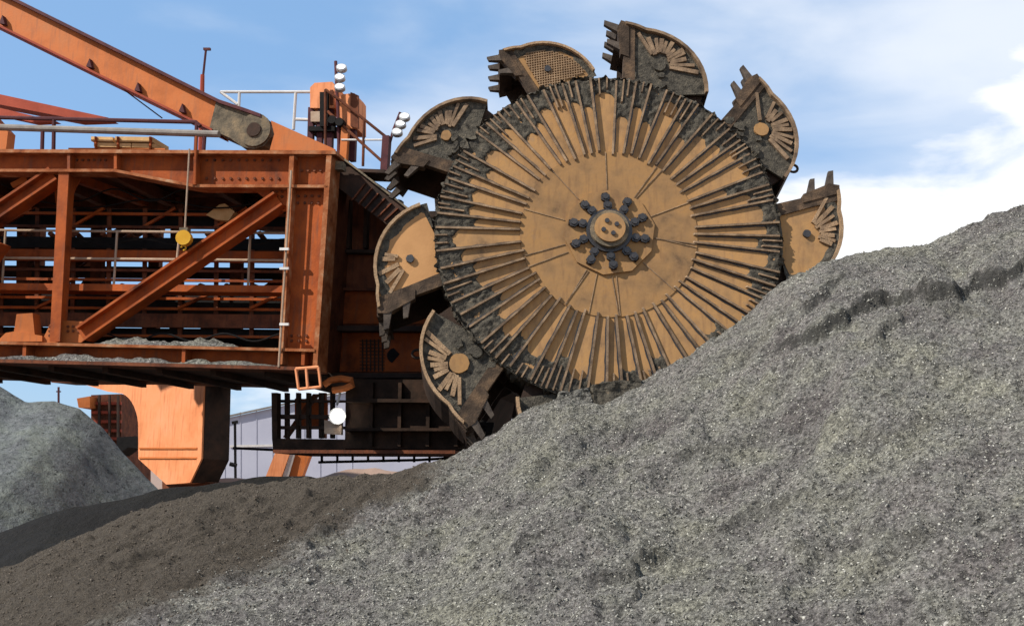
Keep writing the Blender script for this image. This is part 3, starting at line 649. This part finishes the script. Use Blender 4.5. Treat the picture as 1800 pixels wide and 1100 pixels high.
# ore spilt on the lower chord
def spill(name, x0, x1, ytop, slope, w0, w1, hgt, seed, parent):
    n = 120; m_ = 14; a, b_ = B(x0, ytop + slope * x0, w0), B(x1, ytop + slope * x1, w0)
    t = np.linspace(0, 1, n); q = np.linspace(0, 1, m_); T_, Q_ = np.meshgrid(t, q)
    H = hgt * (.45 + 1.1 * fbm(T_ * 14, Q_ * 3, 4, seed)) * np.clip(4 * Q_ * (1 - Q_), 0, 1) ** .6 * np.clip(8 * T_ * (1 - T_), 0, 1); H = np.maximum(H, 0) - .01
    P_ = np.array(a)[:, None, None] + (np.array(b_) - np.array(a))[:, None, None] * T_ + np.array(dep)[:, None, None] * (w1 - w0) * Q_
    o = link(name, grid_mesh(name, P_[0], P_[1], P_[2] + H, M['ore'], True)); o['kind'] = 'stuff'; return o
tag(spill('spilled_ore', 150, 420, 599.5, .022, -.1, .5, .19, 4, None), 'grey ore spilled on the top of the lower boom chord', 'ore')
tag(spill('spilled_ore', -40, 500, 630, .025, -.19, .14, .14, 6, None), 'grey ore dust lying on the bottom ledge of the boom', 'ore')

# conveyor inside the boom
conv = thing('belt_conveyor', 'dark belt conveyor running inside the truss boom', 'conveyor', B(250, 560, 2))
def cpart(name, m, pts, w0, w1): return ext(MB(), pts, w0, w1).build(name, m, conv)
row = lambda y0, y1, s=.01: [(LX, y0 - s * 200), (505, y0 + s * 505), (505, y1 + s * 505), (LX, y1 - s * 200)]
cpart('upper_belt', M['black'], row(415, 434), 1.25, 2.7)
cpart('stringer', M['boom'], row(437, 456), 1.0, 1.12); cpart('stringer', M['boomdark'], row(437, 456), 2.9, 3.0)
cpart('lower_belt', M['black'], row(514, 540), 1.3, 2.7)
cpart('stringer', M['boomdark'], row(548, 572), 1.1, 1.2)
cpart('side_cover', M['black'], row(366, 398), 1.5, 1.56); cpart('side_cover', M['boomdark'], row(340, 362, .02), 2.9, 2.96); cpart('drip_pan', M['black'], row(574, 592), 1.3, 2.8)
cpart('side_cover', M['darksteel'], row(466, 486), 3.0, 3.05)
for x in (-150, 30, 160, 300, 405): cpart('support_leg', M['boomdark'], [(x, 360), (x + 20, 360), (x + 17, 612), (x - 3, 610)], 2.2, 2.35)
for x in range(-200, 490, 46):
    mb = MB(); mb.tube([B(x, 503, 1.3), B(x, 503, 1.3) + dep * 1.3], .07, 10); mb.build('idler_roller', M['darksteel'], conv)
    mb = MB(); mb.tube([B(x + 12, 410, 1.2), B(x + 12, 410, 1.2) + dep * .5 + V((0, 0, -.15))], .06, 8); mb.build('idler_roller', M['boomdark'], conv)

for y in (371, 394, 470, 487, 519, 537, 585):
    cpart('angle_iron', M['boom'] if y % 2 else M['boomdark'], row(y, y + 4.5), 1.18, 1.24)
for k, x in enumerate(range(-190, 500, 63)):
    cpart('frame_post', M['boomdark'], [(x, 366), (x + 7, 366), (x + 5, 590), (x - 2, 590)], 1.26, 1.3)
    if k % 2: MB().bar(B(x, 400, 1.23), B(x + 58, 366, 1.23), .06, .06).build('lacing', M['boom'], conv)
    else: MB().bar(B(x, 542, 1.15), B(x + 55, 516, 1.15), .06, .06).build('lacing', M['boom'], conv)
for k, (x0, x1, y, sag, w) in enumerate([(-200, 500, 350, 16, .9), (-60, 330, 332, 22, .7), (120, 505, 420, 10, .75), (180, 500, 586, 14, .3)]):
    c_ = MB(); c_.tube([B(x0 + (x1 - x0) * t, y + sag * math.sin(t * math.pi * 3) ** 2, w) for t in np.linspace(0, 1, 30)], .018, 5); c_.build('cable', M['black'], conv)

# walkway and guard rails
def railing(name, label, rails, posts, m, w, rad=.022, extra=None, ref=None, group=None):
    t = thing(name, label, 'railing', B(*(ref or posts[0][2:4]), w), group)
    for ln in rails: MB().tube([B(a, b, w) for a, b in ln], rad, 7).build('rail', m, t)
    for a, b, c, d in posts: MB().tube([B(a, b, w), B(c, d, w)], rad * .95, 7).build('post', m, t)
    if extra: extra(t)
    return t
railing('guard_rail', 'dusty walkway handrail inside the boom, behind the yellow hook block', [[(LX, 402), (505, 410)], [(LX, 451), (505, 458)]], [(-110, 404, -116, 500), (10, 405, 4, 500), (206, 407, 200, 502), (316, 408, 311, 460), (440, 409, 436, 505)], M['rail'], .6, .028,
        lambda t: ext(MB(), row(497, 509), .5, 1.0).build('walkway_edge', M['boom'], t))
t = railing('guard_rail', 'dark maroon double rail along the top of the boom at left', [[(LX, 200), (0, 207), (345, 215), (352, 222)]], [(95, 210, 94, 266), (75, 228, 74, 266), (346, 216, 344, 266), (360, 236, 358, 266), (-120, 205, -121, 264)], M['purple'], .3, .045)
MB().tube([B(LX, 217, .3), B(0, 224, .3), B(385, 236, .3)], .075, 10).build('pipe', M['pipe'], t)
railing('guard_rail', 'pale platform rail behind the end of the orange tie beam', [[(388, 162), (560, 162)], [(520, 210), (548, 211)]], [(520, 162, 516, 228), (421, 162, 420, 190), (388, 162, 418, 184)], M['whiterail'], 1.6, .035, ref=(516, 262))
railing('guard_rail', 'dark sloping stair rail going down from the cabinets toward the wheel', [[(572, 158), (600, 178), (680, 242)], [(576, 196), (610, 228), (672, 284)]], [(572, 158, 572, 262), (640, 210, 638, 292)], M['boomdark'], .8, .032, ref=(600, 280),
        extra=lambda t: (ext(MB(), [(672, 238), (684, 238), (680, 300), (668, 300)], .72, .9).build('end_post', M['purple'], t), MB().tube([B(600, 246, .8), B(676, 246, .8)], .02, 6).build('rail', M['whiterail'], t), MB().tube([B(585, 275, .8), B(690, 345, .8)], .05, 6).build('stair_stringer', M['darksteel'], t),
                         ext(MB(), [(625, 296), (676, 298), (676, 304), (625, 302)], .6, 1.3).build('landing', M['darksteel'], t)))
# tan stack of boxes on the boom top
t = thing('cable_tray', 'tan dusty stacked trays lying on the boom top below the grey pipe', 'cable tray', B(215, 264, .8))
for k, (x0, x1, y0, y1) in enumerate([(160, 198, 240, 248), (202, 268, 240, 249), (165, 230, 251, 258), (232, 272, 252, 259), (120, 290, 260, 266)]):
    ext(MB(), [(x0, y0), (x1, y0 + 1), (x1, y1 + 1), (x0, y1)], .6, 1.3).build('tray', M['cream'] if k < 4 else M['tie'], t)
for x in (166, 205, 262): ext(MB(), [(x, 240), (x + 3, 240), (x + 3, 266), (x, 266)], .55, .598).build('bracket', M['boom'], t)
# equipment cabinets
def cabinet(label, box, legs, m, w):
    t = thing('equipment_cabinet', label, 'cabinet', B(legs[0][0], legs[0][3], w), 'orange cabinets on the boom top')
    x0, y0, x1, y1 = box
    ext(MB(), [(x0, y0 + 8), (x0 + 8, y0), (x1 - 4, y0 - 2), (x1, y0 + 4), (x1, y1), (x0, y1)], w, w + .6).build('casing', m, t)
    ext(MB(), [(x1 - 8, y0 + 12), (x1 - 3, y0 + 12), (x1 - 3, y1 - 6), (x1 - 8, y1 - 6)], w - .03, w - .002).build('door_seam', M['boomdark'], t)
    for a, b, c, d in legs: MB().bar(B(a, b, w + .1), B(c, d, w + .1), .12, .12).build('leg', M['purple'], t)
    return t
c1 = cabinet('tall orange cabinet at the pale platform rail', (545, 146, 588, 190), [(548, 190, 546, 262), (582, 190, 580, 262), (565, 190, 562, 262)], M['fresh'], 1.0)
ext(MB(), [(542, 222), (590, 222), (590, 230), (542, 230)], .95, 1.5).build('shelf', M['black'], c1)
ext(MB(), [(562, 162), (576, 162), (576, 222), (562, 222)], .9, .99).build('control_box', M['black'], c1)
ext(MB(), [(546, 196), (562, 196), (562, 214), (546, 214)], 1.0, 1.3).build('pump', M['rail'], c1)
c2 = cabinet('narrow orange cabinet with dark side under the tall floodlight', (594, 166, 627, 226), [(600, 226, 598, 278), (622, 226, 620, 284), (610, 226, 607, 284)], M['fresh'], .95)
ext(MB(), [(616, 162), (630, 168), (630, 226), (616, 222)], .90, .948).build('side_panel', M['boomdark'], c2)
ext(MB(), [(600, 222), (612, 222), (608, 284), (596, 284)], .80, .93).build('column', M['tie'], c2)
for x, y in ((583, 210), (596, 214)): MB().tube([B(x, y, .7), B(x, y, .7) + dep * .2], .09, 12).build('gauge', M['black'], c2)
# floodlights with three round lamps each
def floodlight(label, pts, pole, w):
    t = thing('floodlight', label, 'floodlight', B(*pole[-1], w), 'floodlights on the boom head')
    MB().tube([B(a, b, w + .16) for a, b in pole], .035, 6).build('pole', M['purple'], t)
    for a, b in pts:
        c = B(a, b, w); ax = (V((.0, -.93, .3))).normalized()
        s = V((0, 0, 1)).cross(ax).normalized(); u = ax.cross(s)
        f = MB(); f.prism([c + s * .115 * math.cos(g) + u * .09 * math.sin(g) for g in np.linspace(0, 6.283, 17)[:-1]], -ax * .10); l = f.build('lamp', M['alu'], t)
        f = MB(); f.prism([c + ax * .012 + s * .09 * math.cos(g) + u * .068 * math.sin(g) for g in np.linspace(0, 6.283, 17)[:-1]], -ax * .011); f.build('lens', M['lampglass'], l)
    return t
floodlight('upper floodlight of three white lamps over the orange cabinets', [(600, 118), (597, 135), (597, 152)], [(590, 108), (592, 160), (594, 185), (596, 280)], .7)
floodlight('lower floodlight of three white lamps beside the left top bucket', [(711, 204), (704, 217), (698, 231)], [(704, 198), (692, 228), (682, 262), (676, 300)], .7)
# mast
t = thing('antenna_mast', 'thin red mast with dark rod standing behind the tie beam', 'mast', B(354, 266, 3.2))
MB().tube([B(353, 270, 3.2), B(356, 132, 3.2)], [.07, .05], 8).build('mast_base', M['red'], t); MB().tube([B(357, 134, 3.2), B(362, 88, 3.2)], .028, 6).build('rod', M['purple'], t)
ext(MB(), [(357, 84), (369, 84), (369, 88), (357, 88)], 3.17, 3.23).build('tip', M['purple'], t)

# tie beams
t = thing('tie_beam', 'long orange box tie beam slanting up left, with grey worn pinned end', 'beam', B(440, 228, .5))
up = [(-260, -132), (20, 0), (200, 89), (385, 181)]; lo = [(372, 226), (345, 213), (150, 118), (0, 44), (-260, -84)]
ext(MB(), up + lo, .50, 1.05).build('web', M['tie'], t)
def slope_strip(l, off, thk, w0, w1, name, m):
    mb = MB()
    for (a, b), (c, d) in zip(l[:-1], l[1:]): ext(mb, [(a, b + off), (c, d + off), (c, d + off + thk), (a, b + off + thk)], w0, w1)
    mb.build(name, m, t)
slope_strip(up + [(430, 196), (458, 206)], -6, 6, .36, 1.19, 'top_flange', M['purple']); slope_strip(lo[::-1], 0, 4, .38, 1.17, 'bottom_flange', M['red'])
endp = [(380, 178), (430, 196), (458, 206), (474, 222), (477, 240), (465, 256), (446, 262), (425, 258), (405, 243), (368, 226)]
ext(MB(), endp, .44, 1.11).build('pinned_end', M['gunk'], t)
pc = B(447, 228, .38); s, u = ub, V((0, 0, 1))
MB().prism([pc + s * .36 * math.cos(g) + u * .36 * math.sin(g) for g in np.linspace(0, 6.283, 25)[:-1]], dep * .058).build('pin_plate', M['gunk'], t)
MB().prism([pc - dep * .03 + s * .15 * math.cos(g) + u * .15 * math.sin(g) for g in np.linspace(0, 6.283, 17)[:-1]], dep * .028).build('pin_cap', M['darksteel'], t)
for x, y in ((2, 38), (155, 114), (240, 156), (318, 193)): ext(MB(), [(x - 4, y + 3), (x + 2, y - 11), (x + 6, y + 5)], .38, .498).build('lug', M['purple'], t)
MB().tube([B(215, 156, .8), B(285, 208, .8)], .015, 5).build('stay_wire', M['purple'], t)
t = thing('tie_beam', 'red tie beam low at far left behind the boom rails', 'beam', B(150, 210, BW))
ext(MB(), [(-260, 112), (0, 166), (190, 207), (130, 209), (0, 184), (-260, 132)], BW, BW + .5).build('web', M['red'], t)
ext(MB(), [(-260, 150), (0, 190), (100, 214), (60, 216), (0, 203), (-260, 164)], BW - .4, BW - .2).build('web', M['red'], t)
ext(MB(), [(-120, 190), (-20, 195), (14, 232), (10, 266), (-120, 262)], BW - .3, BW).build('bracket', M['tie'], t)

# hanging yellow hook block
t = thing('hook_block', 'yellow hook block hanging on a wire in the truss opening', 'hook block', B(324, 420, .2))
MB().tube([B(333, 262, -.22), B(325, 405, -.22)], .02, 6).build('wire', M['rail'], t)
c = B(324, 419, -.22)
mb = MB(); mb.tube([c + V((0, -.09, .0)) , c + V((0, .09, 0))], .155, 14); mb.build('sheave_housing', M['yellow'], t)
MB().box(c + V((0, 0, .15)), (ub, dep, V((0, 0, 1))), (.09, .07, .06)).build('top_shackle', M['gunk'], t)
MB().tube([c + V((0, 0, -.15)) + ub * .05 * math.sin(g) + V((0, 0, -.05 - .05 * math.cos(g))) for g in np.linspace(0, 4.6, 9)], .02, 6).build('hook', M['yellow'], t)
MB().tube([B(345, 240, -.17), B(343, 325, -.17)], .03, 6).build('drop_pipe', M['boom'], boom)

# dark chute and cage hanging under the boom head, shade put into their colour
ch = thing('discharge_chute', 'dark steel chute and lattice cage hanging under the boom head', 'chute', B(650, 790, 1.8))
def hpart(name, m, pts, w0, w1): return ext(MB(), pts, w0, w1).build(name, m, ch)
hpart('hopper', M['darkbrown'], [(608, 666), (900, 668), (900, 690), (880, 700), (835, 776), (800, 790), (606, 788)], .9, 2.8)
hpart('floor', M['darkbrown'], [(478, 770), (606, 772), (606, 792), (480, 790)], .9, 3.2)
for x in (650, 700, 750, 800): hpart('rib', M['darkbrown'], [(x, 672), (x + 6, 672), (x + 4, 784), (x - 2, 784)], .78, .898)
hpart('ledge', M['darkbrown'], [(608, 700), (840, 702), (840, 708), (608, 706)], .6, .899)
hpart('ledge', M['darkbrown'], [(606, 752), (830, 752), (828, 757), (606, 757)], .6, .899)
hpart('bottom_edge', M['boomdark'], [(480, 790), (800, 791), (800, 797), (480, 796)], .8, 2.9)
hpart('corner_post', M['darkbrown'], [(477, 690), (487, 690), (487, 770), (478, 770)], 1.0, 1.2)
for x in (500, 520, 538, 560, 580): hpart('cage_bar', M['darkbrown'], [(x, 690), (x + 5, 690), (x + 5, 770), (x, 770)], 1.05 + (x % 3) * .1, 1.2 + (x % 3) * .1)
for y, hgt in ((702, 5), (728, 8), (748, 6)): hpart('cage_rail', M['darksteel'], [(487, y), (606, y + 1), (606, y + hgt), (487, y + hgt)], 1.21, 1.3)
hpart('cage_brace', M['boomdark'], [(497, 768), (506, 768), (560, 692), (550, 692)], 1.6, 1.7)
for x in (478, 520, 566): hpart('cage_bar', M['boomdark'], [(x, 690), (x + 6, 690), (x + 6, 770), (x, 770)], 2.9, 3.0)
hpart('rear_panel', M['boom'], [(518, 700), (575, 702), (575, 752), (518, 750)], 2.6, 2.66)
t = thing('work_lamp', 'round white lamp glowing beneath the boom head', 'lamp', B(593, 752, .7))
MB().tube([B(593, 731, .85), B(593, 731, .72)], [.13, .17], 18).build('housing', M['alu'], t)
c = B(593, 731, .70); mb = MB(); mb.tube([c, c - dep * .05, c - dep * .08], [.13, .11, .05], 18); mb.build('lens', M['lit'], t)
MB().tube([B(592, 712, .8), B(598, 690, .8)], .03, 6).build('stem', M['alu'], t)
ext(MB(), [(570, 738), (600, 742), (600, 764), (570, 762)], .78, .88).build('mounting_plate', M['rail'], t)
railing('guard_rail', 'black guard rail below the dark chute, against bright ground', [[(410, 787), (600, 796), (838, 790)], [(560, 812), (735, 808), (838, 802)]], [(x, 793, x, 812) for x in range(566, 838, 27)], M['black'], 3.0, .03, ref=(700, 812))
t = thing('idler_frame', 'small black idler frame hanging at the chute tip by the pile', 'idler', B(852, 770, .9))
MB().tube([B(848, 748, .8), B(848, 748, .8) + dep * .5], .11, 10).build('roller', M['black'], t)
MB().tube([B(856, 765, .8), B(856, 765, .8) + dep * .5], .07, 8).build('roller', M['gunk'], t)
ext(MB(), [(838, 742), (868, 742), (868, 748), (860, 776), (850, 778), (856, 748), (838, 748)], .75, .8).build('bracket', M['black'], t)
MB().bar(B(840, 745, .9), B(820, 700, 1.5), .06, .06).build('arm', M['black'], t)

# ------------------------------------------------------------------ the portal leg and the yard behind
LP = at(300, 760, 31); ln_ = V((math.sin(R(33)), math.cos(R(33)), 0))          # depth direction of the leg
def G(px, py, w=0): return hit(px, py, LP + ln_ * w, ln_)
leg = thing('portal_leg', 'bright orange portal leg with arched inner edge under the boom', 'portal leg', G(310, 852, 1))
outl = [(150, 676), (358, 676), (354, 806), (334, 848), (292, 851), (243, 806)] + [(243, 760)] + [(243 - 6 * (1 - math.cos(g)) * 6, 752 - 62 * math.sin(g)) for g in np.linspace(.15, 1.35, 8)] + [(190, 688)]
MB().prism([G(a, b) for a, b in outl], ln_ * .95).build('body', M['fresh'], leg)
sd = [G(358.5, 676), G(354.5, 806), G(334.5, 848.5)]; lu = V((math.cos(R(33)), -math.sin(R(33)), 0))
MB().prism([sd[0] + ln_ * .05, sd[1] + ln_ * .05, sd[2] + ln_ * .05, sd[2] + ln_ * .97, sd[1] + ln_ * .97, sd[0] + ln_ * .97], lu * .02).build('side_plate', M['darksteel'], leg)  # dark sheet paints the shade on the leg's side face
MB().prism([G(a, b, -.06) for a, b in [(349, 676), (358, 676), (354, 806), (334, 848), (327, 848), (347, 804)]], ln_ * .058).build('edge_flange', M['fresh'], leg)
for y in (786, 803): MB().prism([G(a, b, -.03) for a, b in [(244, y), (346, y), (346, y + 3), (244, y + 3)]], ln_ * .028).build('weld_band', M['tie'], leg)
MB().prism([G(a, b, .5) for a, b in [(285, 845), (345, 843), (380, 850), (380, 900), (285, 900)]], ln_ * .5).build('foot', M['boomdark'], leg)
MB().prism([G(a, b, .2) for a, b in [(90, 640), (480, 650), (480, 676), (90, 672)]], ln_ * .9).build('head_beam', M['boomdark'], leg)

t = thing('loading_tower', 'distant dark red machine housing behind the grey heap', 'tower', at(185, 790, 60))
def far(name, m, pts, Y, d, parent): return MB().prism([at(a, b, Y) for a, b in pts], V((0, d, 0))).build(name, m, parent)
far('housing', M['boomdark'], [(160, 694), (213, 692), (213, 860), (160, 860)], 60, 5, t)
far('cab', M['tie'], [(135, 700), (158, 696), (158, 716), (138, 716)], 59, 2, t)
for y in (706, 722, 738, 754, 768): far('wall_band', M['red'], [(160, y), (212, y), (212, y + 5), (160, y + 5)], 59.8, .19, t)
for x in (172, 190, 205): far('wall_post', M['darksteel'], [(x, 694), (x + 3, 694), (x + 3, 800), (x, 800)], 59.6, .19, t)
far('lower_frame', M['black'], [(205, 768), (244, 766), (244, 788), (225, 786), (205, 800)], 59, 2, t)
for x, y0 in ((103, 680), (232, 730)):
    t = thing('lattice_mast', 'thin dark mast on the skyline above the grey heap' if x < 150 else 'thin dark mast seen through the arch of the portal leg', 'mast', at(x, 850, 75))
    MB().tube([at(x, 860, 75), at(x, y0, 75)], .08, 6).build('pole', M['purple'], t); MB().bar(at(x - 4, y0 + 8, 75), at(x + 4, y0 + 8, 75), .08, .08).build('arm', M['purple'], t)

sh = thing('shed', 'pale lilac clad industrial shed in the gap beside the portal leg', 'shed', at(520, 842, 95))
S0, S1 = at(404, 843, 95), at(1010, 843, 95); zt0, zt1 = at(404, 731, 95).z, at(520, 700, 95).z
SX = lambda px: at(px, 843, 95).x
MB().prism([V((SX(300), 95, -.05)), V((SX(1010), 95, -.05)), V((SX(1010), 95, at(900, 705, 95).z)), V((SX(620), 95, at(620, 684, 95).z)), V((SX(404), 95, zt0)), V((SX(300), 95, at(300, 752, 95).z))], V((0, 30, 0))).build('wall', M['shed'], sh)
far('roof_trim', M['pipe'], [(300, 752), (404, 729), (620, 682), (620, 685), (404, 732), (300, 755)], 94.7, .25, sh)
for x in range(310, 620, 28): far('cladding_joint', M['shed'], [(x, 745 - (x - 310) * .19), (x + 1.2, 745 - (x - 310) * .19), (x + 1.2, 843), (x, 843)], 94.96, .035, sh)
far('wall_band', M['whiterail'], [(404, 782), (500, 780), (500, 784), (404, 786)], 94.9, .07, sh)

t = thing('lamp_post', 'thin black lamp post in front of the pale shed', 'lamp post', at(413, 850, 40))
MB().tube([at(414, 850, 40), at(413, 742, 40)], .05, 6).build('pole', M['black'], t); MB().bar(at(408, 743, 40), at(418, 741, 40), .12, .1).build('lamp_head', M['black'], t)
MB().tube([at(404, 815, 40), at(416, 818, 40)], .08, 6).build('box', M['black'], t)
t = thing('inclined_brace', 'orange inclined support leg beside a dark red one, left', 'support leg', at(478, 842, 36))
far('leg', M['fresh'], [(484, 794), (510, 794), (492, 845), (464, 845)], 36, .5, t); far('edge', M['whiterail'], [(511, 794), (517, 794), (502, 845), (494, 845)], 36.1, .3, t)
t = thing('inclined_brace', 'darker red inclined support leg, right of the bright orange one', 'support leg', at(520, 842, 37))
far('leg', M['tie'], [(518, 794), (546, 796), (526, 850), (506, 850)], 37, .5, t); far('edge', M['darksteel'], [(512, 794), (517, 794), (505, 850), (500, 850)], 36.9, .3, t)
# heaps of pale soil far off below the chute
ridge('soil_bank', [(380, 850), (560, 838), (610, 826), (660, 820), (720, 826), (800, 838), (900, 850)], 33, .3, .3, M['soil'], -9, 1, 29, 37, 120, 60, .3, 14)
# cohesive block of ore fallen at the foot of the wheel
def lump(label, pts, Y, d, seed, hgt=.05):
    mb = MB(); P = [at(a, b, Y) for a, b in pts]; mb.prism(P, V((0, d, 0))); o = mb.build('ore_block', M['ore'])
    sm = o.modifiers.new('sub', 'SUBSURF'); sm.subdivision_type = 'SIMPLE'; sm.levels = sm.render_levels = 4
    tx = bpy.data.textures.new('lump', 'CLOUDS'); tx.noise_scale = .18; tx.noise_depth = 3
    dm = o.modifiers.new('dis', 'DISPLACE'); dm.texture = tx; dm.strength = .16; dm.texture_coords = 'GLOBAL'
    return tag(o, label, 'ore block')
lb = lump('square dark ore block at the foot of the wheel', [(1042, 676), (1128, 664), (1136, 704), (1046, 712)], 18.15, .5, 1)
lump('low wide ore block left of the square one, under the wheel', [(985, 690), (1036, 682), (1040, 716), (975, 718)], 18.2, .5, 2)
lb.data.materials[0] = M['crust']
